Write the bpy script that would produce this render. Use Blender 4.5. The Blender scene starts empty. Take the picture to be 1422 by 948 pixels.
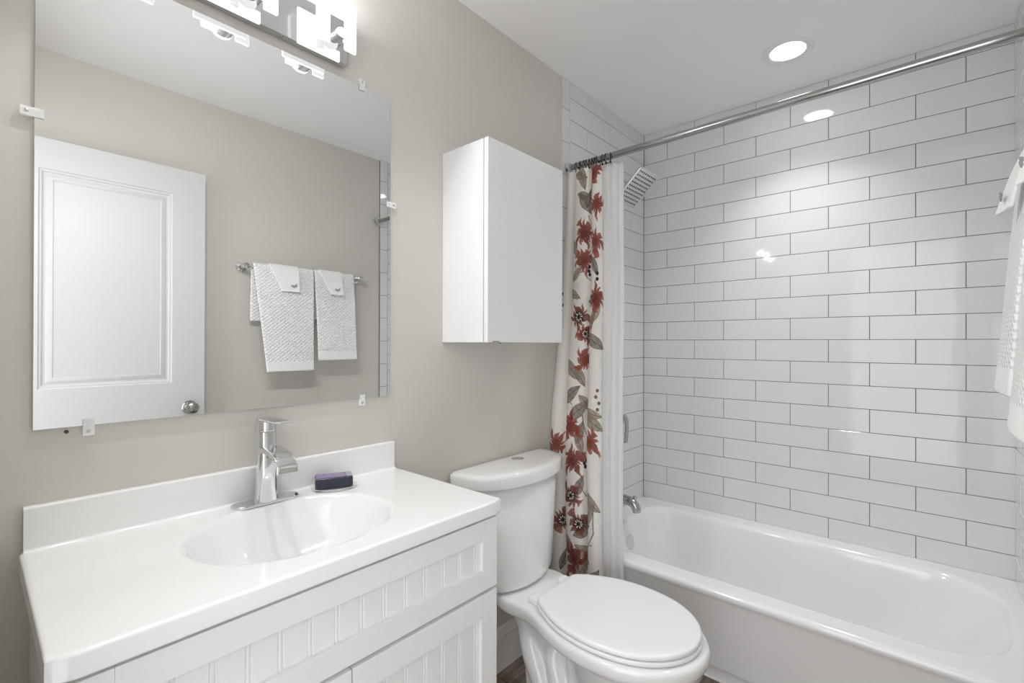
import bpy, bmesh, math, random
import numpy as np
from mathutils import Vector, Matrix
random.seed(7)
R = math.radians
sc = bpy.context.scene
C = sc.collection

# ------------------------------------------------------------------ camera, world, lights, exposure
YAW, PITCH, ROLL = 0.7186, 0.0032, 0.0025
XC, ZC, D, W, HC = 1.274, 1.2844, 2.6393, 1.524, 2.5173
fw = Vector((-math.sin(YAW) * math.cos(PITCH), math.cos(YAW) * math.cos(PITCH), math.sin(PITCH)))
rt = Vector((math.cos(YAW), math.sin(YAW), 0))
up = rt.cross(fw)
rt2 = rt * math.cos(ROLL) + up * math.sin(ROLL)
up2 = up * math.cos(ROLL) - rt * math.sin(ROLL)
cam_d = bpy.data.cameras.new('camera')
cam_d.sensor_width = 36.0
cam_d.lens = 660.8 / 1422 * 36
cam_d.clip_start = 0.01
cam = bpy.data.objects.new('camera', cam_d)
C.objects.link(cam)
M = Matrix((rt2, up2, -fw)).transposed().to_4x4()
M.translation = (XC, 0, ZC)
cam.matrix_world = M
sc.camera = cam

world = bpy.data.worlds.new('world')
sc.world = world
world.use_nodes = True
bg = world.node_tree.nodes['Background']
bg.inputs[0].default_value = (0.95, 0.97, 1.0, 1)
bg.inputs[1].default_value = 1.42

sc.view_settings.view_transform = 'Standard'
sc.view_settings.look = 'None'
sc.view_settings.gamma = 1
sc.view_settings.use_curve_mapping = False
sc.view_settings.exposure = 1.3
sc.cycles.max_bounces = 14
sc.cycles.diffuse_bounces = 8
sc.cycles.glossy_bounces = 6
sc.cycles.transmission_bounces = 8
sc.cycles.caustics_reflective = False
sc.cycles.caustics_refractive = False
sc.cycles.use_denoising = True

LAMP_PANEL = 0.34     # luminous acrylic of the vanity light
LAMP_DISC = 1.2
BARREL_W = 1.3        # light thrown by each vanity lamp barrel
EDGE_W = 0.3          # light leaving the upper edge of each acrylic shade
DOWNLIGHT = 10.0     # luminous lens of the recessed light
DOWN_W = 1.4         # light thrown down by the recessed light

# the doorway behind the camera lets in the light of the hall
pl = bpy.data.lights.new('doorway_portal', 'AREA')
pl.shape = 'RECTANGLE'; pl.size = 0.76; pl.size_y = 2.14
pl.cycles.is_portal = True
po = bpy.data.objects.new('doorway_portal', pl)
C.objects.link(po)
po.location = (1.105, -0.17, 1.07)
po.rotation_euler = (R(90), 0, R(180))

# ------------------------------------------------------------------ materials
def mat(name, col, rough=0.5, metal=0.0, spec=0.5, coat=0.0, trans=0.0, ior=1.45, emit=None, es=0.0, sss=0.0):
    m = bpy.data.materials.new(name)
    m.use_nodes = True
    b = m.node_tree.nodes['Principled BSDF']
    b.inputs['Base Color'].default_value = (*col, 1)
    b.inputs['Roughness'].default_value = rough
    b.inputs['Metallic'].default_value = metal
    b.inputs['Specular IOR Level'].default_value = spec
    b.inputs['Coat Weight'].default_value = coat
    b.inputs['Coat Roughness'].default_value = 0.05
    b.inputs['Transmission Weight'].default_value = trans
    b.inputs['IOR'].default_value = ior
    if emit:
        b.inputs['Emission Color'].default_value = (*emit, 1)
        b.inputs['Emission Strength'].default_value = es
    return m

def nodes(m):
    return m.node_tree.nodes, m.node_tree.links, m.node_tree.nodes['Principled BSDF']

def add_noise_bump(m, scale, strength, dist=0.001, detail=2.0):
    n, l, b = nodes(m)
    tc = n.new('ShaderNodeTexCoord'); nz = n.new('ShaderNodeTexNoise'); bp = n.new('ShaderNodeBump')
    nz.inputs['Scale'].default_value = scale; nz.inputs['Detail'].default_value = detail
    bp.inputs['Strength'].default_value = strength; bp.inputs['Distance'].default_value = dist
    l.new(tc.outputs['Object'], nz.inputs['Vector']); l.new(nz.outputs['Fac'], bp.inputs['Height'])
    l.new(bp.outputs['Normal'], b.inputs['Normal'])

def color_noise(m, c1, c2, scale, stretch=(1, 1, 1), detail=3.0):
    n, l, b = nodes(m)
    tc = n.new('ShaderNodeTexCoord'); mp = n.new('ShaderNodeMapping'); nz = n.new('ShaderNodeTexNoise'); rp = n.new('ShaderNodeValToRGB')
    mp.inputs['Scale'].default_value = stretch
    nz.inputs['Scale'].default_value = scale; nz.inputs['Detail'].default_value = detail
    rp.color_ramp.elements[0].color = (*c1, 1); rp.color_ramp.elements[1].color = (*c2, 1)
    rp.color_ramp.elements[0].position = 0.3; rp.color_ramp.elements[1].position = 0.7
    l.new(tc.outputs['Object'], mp.inputs['Vector']); l.new(mp.outputs['Vector'], nz.inputs['Vector'])
    l.new(nz.outputs['Fac'], rp.inputs['Fac']); l.new(rp.outputs['Color'], b.inputs['Base Color'])

m_wall = mat('beige_wall_paint', (0.56, 0.53, 0.485), 0.6, spec=0.3)
color_noise(m_wall, (0.615, 0.590, 0.548), (0.63, 0.604, 0.562), 1.7)
m_ceil = mat('ceiling_paint', (0.89, 0.89, 0.89), 0.7, spec=0.2)
m_tile = mat('white_glazed_tile', (0.71, 0.71, 0.712), 0.04, spec=0.4)
add_noise_bump(m_tile, 9.0, 0.10, 0.004)
m_grout = mat('grey_grout', (0.13, 0.13, 0.13), 0.8)
m_trim = mat('white_trim_paint', (0.80, 0.80, 0.79), 0.35)
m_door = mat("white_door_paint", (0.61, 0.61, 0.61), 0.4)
m_cab = mat('white_cabinet_paint', (0.79, 0.79, 0.785), 0.35)
m_wcab = mat('white_lacquer', (0.82, 0.82, 0.83), 0.25)
m_gap = mat('gap_shade_bumper_grey', (0.25, 0.25, 0.25), 0.7)  # dark grey painted as shade in the cabinet door gap; bumper colour too
m_marble = mat('cultured_marble', (0.86, 0.86, 0.855), 0.12, coat=0.4)
m_porc = mat('white_porcelain', (0.84, 0.84, 0.835), 0.08, coat=0.5)
m_tub = mat('white_tub_enamel', (0.82, 0.82, 0.82), 0.12, coat=0.4)
m_plastic = mat('white_plastic', (0.86, 0.86, 0.855), 0.22)
m_chrome = mat('polished_chrome', (0.78, 0.78, 0.79), 0.06, metal=1.0)
m_fixture = mat('grey_chrome_fixture', (0.50, 0.50, 0.505), 0.14, metal=1.0)
m_nickel = mat('brushed_nickel', (0.55, 0.55, 0.55), 0.28, metal=1.0)
m_knob = mat('satin_nickel_knob', (0.45, 0.44, 0.43), 0.18, metal=1.0)
m_dark = mat('dark_bronze', (0.03, 0.03, 0.03), 0.35, metal=0.6)
m_nozzle = mat('dark_rubber', (0.07, 0.07, 0.07), 0.6)
m_mirror = mat('mirror_silver', (0.90, 0.91, 0.91), 0.0, metal=1.0)
m_medge = mat('mirror_edge_glass', (0.45, 0.48, 0.47), 0.2)
def see_through(m, f):
    n, l, b = nodes(m)
    tr = n.new('ShaderNodeBsdfTransparent'); mx = n.new('ShaderNodeMixShader'); mx.inputs[0].default_value = f
    l.new(b.outputs[0], mx.inputs[1]); l.new(tr.outputs[0], mx.inputs[2]); l.new(mx.outputs[0], n['Material Output'].inputs['Surface'])
m_clear = mat('clear_acrylic', (0.95, 0.95, 0.95), 0.06)
see_through(m_clear, 0.55)
m_glow = mat('lit_frosted_acrylic', (0.35, 0.35, 0.35), 0.4, emit=(0.99, 0.99, 1.0), es=LAMP_PANEL)
m_glowedge = mat('lit_acrylic_edge', (0.4, 0.4, 0.4), 0.4, emit=(0.99, 0.99, 1.0), es=0.8)
m_disc = mat('lit_lamp_disc', (0.9, 0.9, 0.9), 0.4, emit=(0.99, 0.99, 1.0), es=LAMP_DISC)
m_lens = mat('lit_downlight_lens', (0.9, 0.9, 0.9), 0.4, emit=(0.99, 0.99, 1.0), es=DOWNLIGHT)
m_ringtrim = mat('downlight_trim_white', (0.82, 0.82, 0.82), 0.4)
m_soap = mat('dark_navy_wrapper', (0.012, 0.012, 0.035), 0.25, coat=0.5)
m_purple = mat('purple_wrapper', (0.20, 0.12, 0.30), 0.3, coat=0.5)
m_grey = mat('grey_plastic', (0.35, 0.35, 0.35), 0.4)
m_liner = mat('white_liner_vinyl', (0.95, 0.95, 0.95), 0.35)
m_navy = mat('grey_thread', (0.30, 0.31, 0.33), 0.8)

m_floor = mat('wood_look_plank', (0.25, 0.2, 0.17), 0.45)
def floor_nodes():
    n, l, b = nodes(m_floor)
    tc = n.new('ShaderNodeTexCoord'); mp = n.new('ShaderNodeMapping')
    mp.inputs['Rotation'].default_value = (0, 0, R(90))
    br = n.new('ShaderNodeTexBrick')
    br.inputs['Color1'].default_value = (0.26, 0.205, 0.17, 1); br.inputs['Color2'].default_value = (0.19, 0.15, 0.125, 1)
    br.inputs['Mortar'].default_value = (0.06, 0.05, 0.04, 1)
    br.inputs['Scale'].default_value = 1.0; br.inputs['Mortar Size'].default_value = 0.0015
    br.inputs['Brick Width'].default_value = 0.9; br.inputs['Row Height'].default_value = 0.15
    mp2 = n.new('ShaderNodeMapping'); mp2.inputs['Scale'].default_value = (60, 3, 1)
    nz = n.new('ShaderNodeTexNoise'); nz.inputs['Scale'].default_value = 1.5; nz.inputs['Detail'].default_value = 5
    mx = n.new('ShaderNodeMixRGB'); mx.blend_type = 'MULTIPLY'; mx.inputs[0].default_value = 0.75
    rp = n.new('ShaderNodeValToRGB')
    rp.color_ramp.elements[0].color = (0.35, 0.33, 0.32, 1); rp.color_ramp.elements[1].color = (1.5, 1.45, 1.4, 1)
    rp.color_ramp.elements[0].position = 0.3; rp.color_ramp.elements[1].position = 0.72
    l.new(tc.outputs['Object'], mp.inputs['Vector']); l.new(mp.outputs['Vector'], br.inputs['Vector'])
    l.new(tc.outputs['Object'], mp2.inputs['Vector']); l.new(mp2.outputs['Vector'], nz.inputs['Vector'])
    l.new(nz.outputs['Fac'], rp.inputs['Fac']); l.new(br.outputs['Color'], mx.inputs[1]); l.new(rp.outputs['Color'], mx.inputs[2])
    l.new(mx.outputs['Color'], b.inputs['Base Color'])
floor_nodes()

m_towel = mat('white_waffle_terry', (0.88, 0.88, 0.875), 0.9, spec=0.1)
def towel_nodes(m, fu, fv, strength):
    n, l, b = nodes(m)
    uv = n.new('ShaderNodeUVMap'); uv.uv_map = 'UVMap'
    sp = n.new('ShaderNodeSeparateXYZ'); l.new(uv.outputs['UV'], sp.inputs[0])
    def mth(op, a, bb=None):
        x = n.new('ShaderNodeMath'); x.operation = op
        for i, v in enumerate((a, bb)):
            if v is None: continue
            if isinstance(v, (int, float)): x.inputs[i].default_value = v
            else: l.new(v, x.inputs[i])
        return x.outputs[0]
    a = mth('ADD', mth('MULTIPLY', sp.outputs[0], fu), mth('MULTIPLY', sp.outputs[1], fv))
    c = mth('SUBTRACT', mth('MULTIPLY', sp.outputs[0], fu), mth('MULTIPLY', sp.outputs[1], fv))
    h = mth('MULTIPLY', mth('SINE', a), mth('SINE', c))
    h = mth('ABSOLUTE', h)
    # plain woven border at the lower hem (v < 0.055 m from the hem)
    gate = mth('GREATER_THAN', sp.outputs[1], 0.055)
    h = mth('MULTIPLY', h, gate)
    bp = n.new('ShaderNodeBump'); bp.inputs['Strength'].default_value = strength; bp.inputs['Distance'].default_value = 0.006
    l.new(h, bp.inputs['Height']); l.new(bp.outputs['Normal'], b.inputs['Normal'])
towel_nodes(m_towel, 130, 175, 0.6)
m_terry = mat('white_plain_terry', (0.88, 0.88, 0.875), 0.95, spec=0.1)
add_noise_bump(m_terry, 500, 0.5, 0.002)

def liner_nodes():
    n, l, b = nodes(m_liner)
    tr = n.new('ShaderNodeBsdfTranslucent'); tr.inputs[0].default_value = (0.96, 0.96, 0.96, 1)
    mx = n.new('ShaderNodeMixShader'); mx.inputs[0].default_value = 0.7
    l.new(b.outputs[0], mx.inputs[1]); l.new(tr.outputs[0], mx.inputs[2]); l.new(mx.outputs[0], n['Material Output'].inputs['Surface'])
liner_nodes()
m_print = mat('floral_print_fabric', (0.8, 0.8, 0.8), 0.8, spec=0.15)
def print_nodes():
    n, l, b = nodes(m_print)
    at = n.new('ShaderNodeAttribute'); at.attribute_name = 'print'
    l.new(at.outputs['Color'], b.inputs['Base Color'])
print_nodes()

# ------------------------------------------------------------------ mesh helpers
def tag(o, label=None, cat=None, group=None, kind=None):
    if label: o['label'] = label
    if cat: o['category'] = cat
    if group: o['group'] = group
    if kind: o['kind'] = kind
    return o

def origin(o):
    v = Vector((0, 0, 0))
    while o is not None:
        v += o.location; o = o.parent
    return v

def thing(name, label, cat, loc=(0, 0, 0), group=None):
    o = bpy.data.objects.new(name, None)
    o.empty_display_size = 0.05
    o.location = loc
    C.objects.link(o)
    return tag(o, label, cat, group)

def obj(name, bm, mats, parent=None, smooth=True, angle=35, uvkeep=False):
    """link a bmesh built in world coordinates as one mesh object"""
    if not isinstance(mats, (list, tuple)): mats = [mats]
    if parent is not None:
        bmesh.ops.translate(bm, verts=bm.verts, vec=-origin(parent))
    me = bpy.data.meshes.new(name)
    bm.normal_update()
    bm.to_mesh(me); bm.free()
    for m in mats: me.materials.append(m)
    if smooth:
        me.polygons.foreach_set('use_smooth', [True] * len(me.polygons))
        me.set_sharp_from_angle(angle=R(angle))
    o = bpy.data.objects.new(name, me)
    C.objects.link(o)
    if parent is not None: o.parent = parent
    if smooth and angle < 100:
        wn = o.modifiers.new('weighted_normals', 'WEIGHTED_NORMAL'); wn.keep_sharp = True; wn.weight = 100
    return o

def place(o):
    """move a top-level mesh's origin to the middle of its base"""
    me = o.data
    n = len(me.vertices); co = np.empty(n * 3); me.vertices.foreach_get('co', co); co = co.reshape(-1, 3)
    c = (co.min(0) + co.max(0)) / 2; c[2] = co[:, 2].min()
    me.vertices.foreach_set('co', (co - c).ravel()); me.update()
    o.location = c
    return o

def nbm(): return bmesh.new()

def add_box(bm, x0, x1, y0, y1, z0, z1, bevel=0.0, seg=2, mi=0):
    r = bmesh.ops.create_cube(bm, size=1.0)
    vs = r['verts']
    for v in vs:
        v.co = Vector(((x0 + x1) / 2 + v.co.x * (x1 - x0), (y0 + y1) / 2 + v.co.y * (y1 - y0), (z0 + z1) / 2 + v.co.z * (z1 - z0)))
    fs = list({f for v in vs for f in v.link_faces})
    for f in fs: f.material_index = mi
    if bevel:
        es = list({e for v in vs for e in v.link_edges})
        bmesh.ops.bevel(bm, geom=es, offset=bevel, segments=seg, profile=0.5, affect='EDGES', clamp_overlap=True)

def box(x0, x1, y0, y1, z0, z1, bevel=0.0, seg=2):
    bm = nbm(); add_box(bm, x0, x1, y0, y1, z0, z1, bevel, seg); return bm

def loft(bm, rings, closed=True, cap0=True, cap1=True, mi=0):
    """rings: lists of equal length of 3D points"""
    vr = [[bm.verts.new(p) for p in r] for r in rings]
    n = len(vr[0])
    fs = []
    for a, b in zip(vr[:-1], vr[1:]):
        for i in range(n if closed else n - 1):
            j = (i + 1) % n
            fs.append(bm.faces.new((a[i], a[j], b[j], b[i])))
    if cap0 and closed: fs.append(bm.faces.new(list(reversed(vr[0]))))
    if cap1 and closed: fs.append(bm.faces.new(vr[-1]))
    for f in fs: f.material_index = mi
    return fs

def fixn(bm):
    bmesh.ops.recalc_face_normals(bm, faces=bm.faces)

def catmull(P, n):
    P = [Vector(p) for p in P]
    P = [P[0] * 2 - P[1]] + P + [P[-1] * 2 - P[-2]]
    m = len(P) - 3; out = []
    for k in range(n):
        t = min(m * k / (n - 1), m - 1e-9); i = int(t); u = t - i
        a, b, c, d = P[i:i + 4]
        out.append(0.5 * (b * 2 + (c - a) * u + (a * 2 - b * 5 + c * 4 - d) * u * u + (b * 3 - a - c * 3 + d) * u ** 3))
    return out

def add_tube(bm, pts, rad, seg=16, cap=True, mi=0):
    pts = [Vector(p) for p in pts]
    rads = rad if isinstance(rad, (list, tuple)) else [rad] * len(pts)
    rings = []; prev = None
    for i, p in enumerate(pts):
        t = (pts[min(i + 1, len(pts) - 1)] - pts[max(i - 1, 0)]).normalized()
        if prev is None:
            a = Vector((0, 0, 1)) if abs(t.z) < 0.9 else Vector((1, 0, 0))
            u = t.cross(a).normalized()
        else:
            u = (prev - t * prev.dot(t)).normalized()
        prev = u; v = t.cross(u)
        rings.append([p + (u * math.cos(2 * math.pi * k / seg) + v * math.sin(2 * math.pi * k / seg)) * rads[i] for k in range(seg)])
    loft(bm, rings, True, cap, cap, mi)

def add_lathe(bm, c, axis, prof, seg=40, mi=0):
    """prof: list of (r, h) along the axis from c"""
    axis = Vector(axis).normalized(); c = Vector(c)
    a = Vector((0, 0, 1)) if abs(axis.z) < 0.9 else Vector((1, 0, 0))
    u = axis.cross(a).normalized(); v = axis.cross(u)
    rings = [[c + axis * h + (u * math.cos(2 * math.pi * k / seg) + v * math.sin(2 * math.pi * k / seg)) * max(r, 1e-5) for k in range(seg)] for r, h in prof]
    loft(bm, rings, True, True, True, mi)

def add_torus(bm, c, axis, Rr, r, seg=28, ms=8, mi=0):
    axis = Vector(axis).normalized(); c = Vector(c)
    a = Vector((0, 0, 1)) if abs(axis.z) < 0.9 else Vector((1, 0, 0))
    u = axis.cross(a).normalized(); v = axis.cross(u)
    vs = []
    for i in range(seg):
        t = 2 * math.pi * i / seg; d = u * math.cos(t) + v * math.sin(t)
        vs.append([bm.verts.new(c + d * (Rr + r * math.cos(2 * math.pi * k / ms)) + axis * r * math.sin(2 * math.pi * k / ms)) for k in range(ms)])
    for i in range(seg):
        for k in range(ms):
            f = bm.faces.new((vs[i][k], vs[(i + 1) % seg][k], vs[(i + 1) % seg][(k + 1) % ms], vs[i][(k + 1) % ms])); f.material_index = mi

def rrect(x0, x1, y0, y1, r, n=8):
    """rounded rectangle outline, counter-clockwise; r = single radius or 4 radii (x1y0, x1y1, x0y1, x0y0)"""
    rs = r if isinstance(r, (list, tuple)) else [r] * 4
    out = []
    for (cx, cy, a0, q) in ((x1 - rs[0], y0 + rs[0], -90, rs[0]), (x1 - rs[1], y1 - rs[1], 0, rs[1]), (x0 + rs[2], y1 - rs[2], 90, rs[2]), (x0 + rs[3], y0 + rs[3], 180, rs[3])):
        for k in range(n + 1):
            a = R(a0 + 90 * k / n)
            out.append((cx + q * math.cos(a), cy + q * math.sin(a)))
    return out

def polar(outline, c, N, a0=0.0):
    """resample an outline by angle about c -> N points"""
    P = [Vector((p[0] - c[0], p[1] - c[1])) for p in outline]
    res = []
    for k in range(N):
        a = a0 + 2 * math.pi * k / N
        d = Vector((math.cos(a), math.sin(a))); best = 0
        for i in range(len(P)):
            p, q = P[i], P[(i + 1) % len(P)]
            e = q - p
            den = d.x * e.y - d.y * e.x
            if abs(den) < 1e-12: continue
            t = (p.x * e.y - p.y * e.x) / den
            s = (p.x * d.y - p.y * d.x) / den
            if t > 0 and -1e-6 <= s <= 1 + 1e-6: best = max(best, t)
        res.append((c[0] + d.x * best, c[1] + d.y * best))
    return res

def interp(tab, x):
    if x <= tab[0][0]: return tab[0][1]
    for (a, b), (c, d) in zip(tab[:-1], tab[1:]):
        if x <= c: return b + (d - b) * (x - a) / (c - a)
    return tab[-1][1]

def lamp_light(name, loc, d, rad, watts, spread, rect=None):
    l = bpy.data.lights.new(name, 'AREA'); l.shape = 'DISK'; l.size = rad * 2; l.energy = watts; l.spread = R(spread)
    if rect: l.shape = 'RECTANGLE'; l.size, l.size_y = rect
    l.color = (0.985, 0.99, 1.0)
    o = bpy.data.objects.new(name, l); C.objects.link(o)
    o.location = loc; o.rotation_euler = Vector(d).to_track_quat('-Z', 'Y').to_euler()
    return o

# ------------------------------------------------------------------ SETTING
def struct(name, bm, m, parent=None, **k):
    o = obj(name, bm, m, parent, **k)
    if parent is None: o['kind'] = 'structure'
    return o

TILE_Y = 1.8035
struct('floor', box(-0.1, 1.65, -1.4, 2.75, -0.06, 0.0), m_floor, smooth=False)
struct('ceiling', box(-0.1, 1.65, -0.17, 2.75, HC, HC + 0.08), m_ceil, smooth=False)
w_left = struct('wall_left', box(-0.1, 0.0, -0.17, 2.75, 0, HC), m_wall, smooth=False)
w_right = struct('wall_right', box(1.533, 1.65, -0.17, 2.75, 0, HC), m_wall, smooth=False)
w_back = struct('wall_back', box(0.0, 1.533, 2.65, 2.75, 0, HC), m_wall, smooth=False)
bm = nbm()
add_box(bm, 0.0, 0.735, -0.17, -0.06, 0, HC)
add_box(bm, 1.495, 1.533, -0.17, -0.06, 0, HC)
add_box(bm, 0.735, 1.495, -0.17, -0.06, 2.15, HC)
w_front = struct('wall_front', bm, m_wall, smooth=False)
bm = nbm()   # casing around the doorway behind the camera
add_box(bm, 0.665, 0.735, -0.06, -0.045, 0, 2.22, 0.004)
add_box(bm, 0.665, 1.53, -0.06, -0.045, 2.15, 2.22, 0.004)
struct('trim_1', bm, m_trim)

TH = 0.1036; Z0 = 0.4747; G = 0.0024
def tile_quads(bm, umin, umax, z0, z1, offs, put, bullnose=None):
    """glazed tiles 3 mm proud of the grout; offs = start of a vertical joint for even / odd rows"""
    k = -5
    while Z0 + k * TH < z1:
        za, zb = max(Z0 + k * TH, z0) + G / 2, min(Z0 + (k + 1) * TH, z1) - G / 2
        if zb - za > 0.004:
            o = offs[k % 2]; L = 0.3107
            cuts = sorted(o + L * j for j in range(-8, 9))
            cuts = [umin] + [c for c in cuts if umin + 0.006 < c < umax - 0.006] + [umax]
            for a, b in zip(cuts[:-1], cuts[1:]):
                put(bm, a + G / 2, b - G / 2, za, zb)
        k += 1

def put_tile(bm, conv, u0, u1, z0, z1):
    b = 0.0012; h = 0.003
    lo = [conv(u, z, 0.0) for u, z in ((u0, z0), (u1, z0), (u1, z1), (u0, z1))]
    mid = [conv(u, z, h - b) for u, z in ((u0, z0), (u1, z0), (u1, z1), (u0, z1))]
    t = [random.uniform(-0.00018, 0.00018) for _ in range(4)]
    hi = [conv(u, z, h + t[i]) for i, (u, z) in enumerate(((u0 + b, z0 + b), (u1 - b, z0 + b), (u1 - b, z1 - b), (u0 + b, z1 - b)))]
    loft(bm, [lo, mid, hi], True, False, True, 0)

def tile_wall(parent, conv, slab, umin, umax, z0, z1, offs, bull=None):
    bm = nbm()
    tile_quads(bm, umin, umax, z0, z1, offs, lambda q, a, b, c, d: put_tile(q, conv, a, b, c, d))
    if bull:
        u0, u1 = bull; h = 0.1545; z = 0.06
        while z < z1:
            a, b = max(z, 0.0) + G / 2, min(z + h, z1) - G / 2
            if b > a + 0.004: put_tile(bm, conv, u0 + (G / 2 if u0 > umin - 0.2 else 0), u1 - G / 2, a, b)
            z += h
    fixn(bm)
    add_box(bm, *slab, mi=1)
    return struct('tile_surround', bm, [m_tile, m_grout], parent, angle=30)

BY = D + 0.003
tile_wall(w_back, lambda u, z, h: (u, BY - h, z), (0.0, W + 0.009, BY, 2.65, 0.0, HC), 0.003, W + 0.003, 0.0, HC, (0.146, 0.3025))
tile_wall(w_left, lambda u, z, h: (0.0 + h, u, z), (0.0, 0.0005, TILE_Y + 0.001, BY, 0.0, HC), 1.866, D, 0.0, HC, (D - 0.1554, D - 0.3107), bull=(TILE_Y, 1.866))
tile_wall(w_right, lambda u, z, h: (W + 0.003 - h, u, z), (W + 0.003, W + 0.009, 1.83, BY, 0.0, HC), 1.89, D, 0.0, HC, (D - 0.1554, D - 0.3107), bull=(1.83, 1.89))

def baseboard(name, y0, y1):
    prof = [(0, 0), (0.016, 0), (0.016, 0.108), (0.0135, 0.116), (0.0135, 0.124), (0.0155, 0.130), (0.010, 0.146), (0.008, 0.160), (0.004, 0.166), (0, 0.166)]
    bm = nbm()
    loft(bm, [[(x, y, z) for x, z in prof] for y in (y0, y1)])
    fixn(bm)
    return struct(name, bm, m_trim, angle=20)
baseboard('baseboard_left', 0.862, TILE_Y)
# ------------------------------------------------------------------ door folded open against the right wall (seen in the mirror)
def door():
    x0, x1, y0, y1, z0, z1 = 1.452, 1.487, 0.02, 0.776, 0.012, 2.118
    bm = nbm()
    panels = [(y0 + 0.165, y1 - 0.135, 1.09, 1.995), (y0 + 0.165, y1 - 0.135, 0.24, 0.86)]
    ys = sorted({y0, y1, *[p[0] for p in panels], *[p[1] for p in panels]})
    zs = sorted({z0, z1, *[p[2] for p in panels], *[p[3] for p in panels]})
    for i in range(len(ys) - 1):
        for j in range(len(zs) - 1):
            a, b, c, d = ys[i], ys[i + 1], zs[j], zs[j + 1]
            if any(p[0] - 1e-6 <= a and b <= p[1] + 1e-6 and p[2] - 1e-6 <= c and d <= p[3] + 1e-6 for p in panels): continue
            vs = [bm.verts.new((x0, y, z)) for y, z in ((a, c), (b, c), (b, d), (a, d))]
            bm.faces.new(vs)
    for (a, b, c, d) in panels:
        rings = []
        for ins, dx in ((0, 0), (0.004, 0.004), (0.010, 0.0045), (0.016, 0.009), (0.022, 0.010), (0.036, 0.0045), (0.044, 0.004), (0.046, 0.006)):
            rings.append([(x0 + dx, y, z) for y, z in ((a + ins, c + ins), (b - ins, c + ins), (b - ins, d - ins), (a + ins, d - ins))])
        loft(bm, rings, True, False, True)
    # edges and back
    o = [(y0, z0), (y1, z0), (y1, z1), (y0, z1)]
    loft(bm, [[(x0, y, z) for y, z in o], [(x1, y, z) for y, z in o]], True, False, True)
    bmesh.ops.remove_doubles(bm, verts=bm.verts, dist=1e-5)
    fixn(bm)
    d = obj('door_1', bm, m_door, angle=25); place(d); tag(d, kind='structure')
    bm = nbm(); c = (x0, 0.713, 0.968)
    add_lathe(bm, c, (-1, 0, 0), [(0.0325, 0), (0.0325, 0.004), (0.029, 0.008), (0.013, 0.010), (0.012, 0.026), (0.020, 0.034), (0.0265, 0.044), (0.0275, 0.053), (0.024, 0.062), (0.015, 0.067), (0.0, 0.068)])
    fixn(bm)
    k = obj('door_knob', bm, m_knob, d)
    return d
door()

# ------------------------------------------------------------------ BATHTUB
def bathtub():
    t = thing('bathtub', 'white alcove bathtub along the white subway tile wall', 'bathtub', (0.764, 2.22, 0.0))
    x0, x1, y0, y1, zr = 0.004, 1.5265, 1.803, 2.637, 0.381
    c = (0.79, 2.22); N = 160
    def res(o): return polar(o, c, N)
    def lift(o, z): return [(p[0], p[1], z) for p in o]
    outer = lambda ins, fr: res(rrect(x0 + ins * 0, x1, y0 + fr, y1, 0.004, 3))
    op = lambda g: res(rrect(0.108 + g, 1.476 - g, 1.902 + g, 2.548 - g, (0.235, 0.20, 0.13, 0.13), 14))
    bm = nbm()
    rings = []
    # apron: from the floor flange up over the front roll to the rim
    for fr, z in ((0.083, 0.0), (0.083, 0.052), (0.078, 0.058), (0.066, 0.060), (0.064, 0.066), (0.058, 0.12), (0.034, 0.25), (0.014, 0.335), (0.003, 0.352), (0.0, 0.362), (0.002, 0.371), (0.008, 0.3785), (0.018, 0.381)):
        rings.append(lift(outer(0, fr), z))
    for g, z in ((-0.014, 0.3805), (-0.006, 0.3785), (0.000, 0.374), (0.006, 0.366), (0.011, 0.352)):
        rings.append(lift(op(g), z))
    def bowl(k, z):
        # sloping walls, the back rest on the right leans most
        xa, xb = 0.119 + 0.075 * k, 1.465 - 0.27 * k
        ya, yb = 1.913 + 0.055 * k, 2.537 - 0.055 * k
        return lift(res(rrect(xa, xb, ya, yb, (0.225 - 0.05 * k, 0.19 - 0.02 * k, 0.12, 0.12), 14)), z)
    for k, z in ((0.12, 0.31), (0.3, 0.23), (0.5, 0.15), (0.68, 0.095), (0.82, 0.07), (1.0, 0.058)):
        rings.append(bowl(k, z))
    rings.append([(0.66 + (p[0] - 0.66) * 0.75, 2.22 + (p[1] - 2.22) * 0.7, 0.052) for p in rings[-1]])
    rings.append([(0.60 + (p[0] - 0.60) * 0.1, 2.22 + (p[1] - 2.22) * 0.1, 0.050) for p in rings[-1]])
    loft(bm, rings, True, True, True)
    fixn(bm)
    obj('tub_shell', bm, m_tub, t, angle=50)
    bm = nbm()
    add_lathe(bm, (0.128, 2.22, 0.275), (1, 0, 0.22), [(0.038, 0.0), (0.038, 0.006), (0.033, 0.010), (0.012, 0.011), (0.0, 0.011)])
    fixn(bm); obj('overflow_plate', bm, m_chrome, t)
    bm = nbm()
    add_lathe(bm, (0.32, 2.22, 0.0535), (0, 0, 1), [(0.034, 0), (0.034, 0.003), (0.026, 0.004), (0.02, 0.002), (0, 0.002)])
    fixn(bm); obj('drain', bm, m_chrome, t)
    # caulk line where the apron meets the floor
    obj('caulk_bead', box(0.004, 1.526, 1.880, 1.888, 0.0, 0.006, 0.002), m_trim, t)
bathtub()

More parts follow.
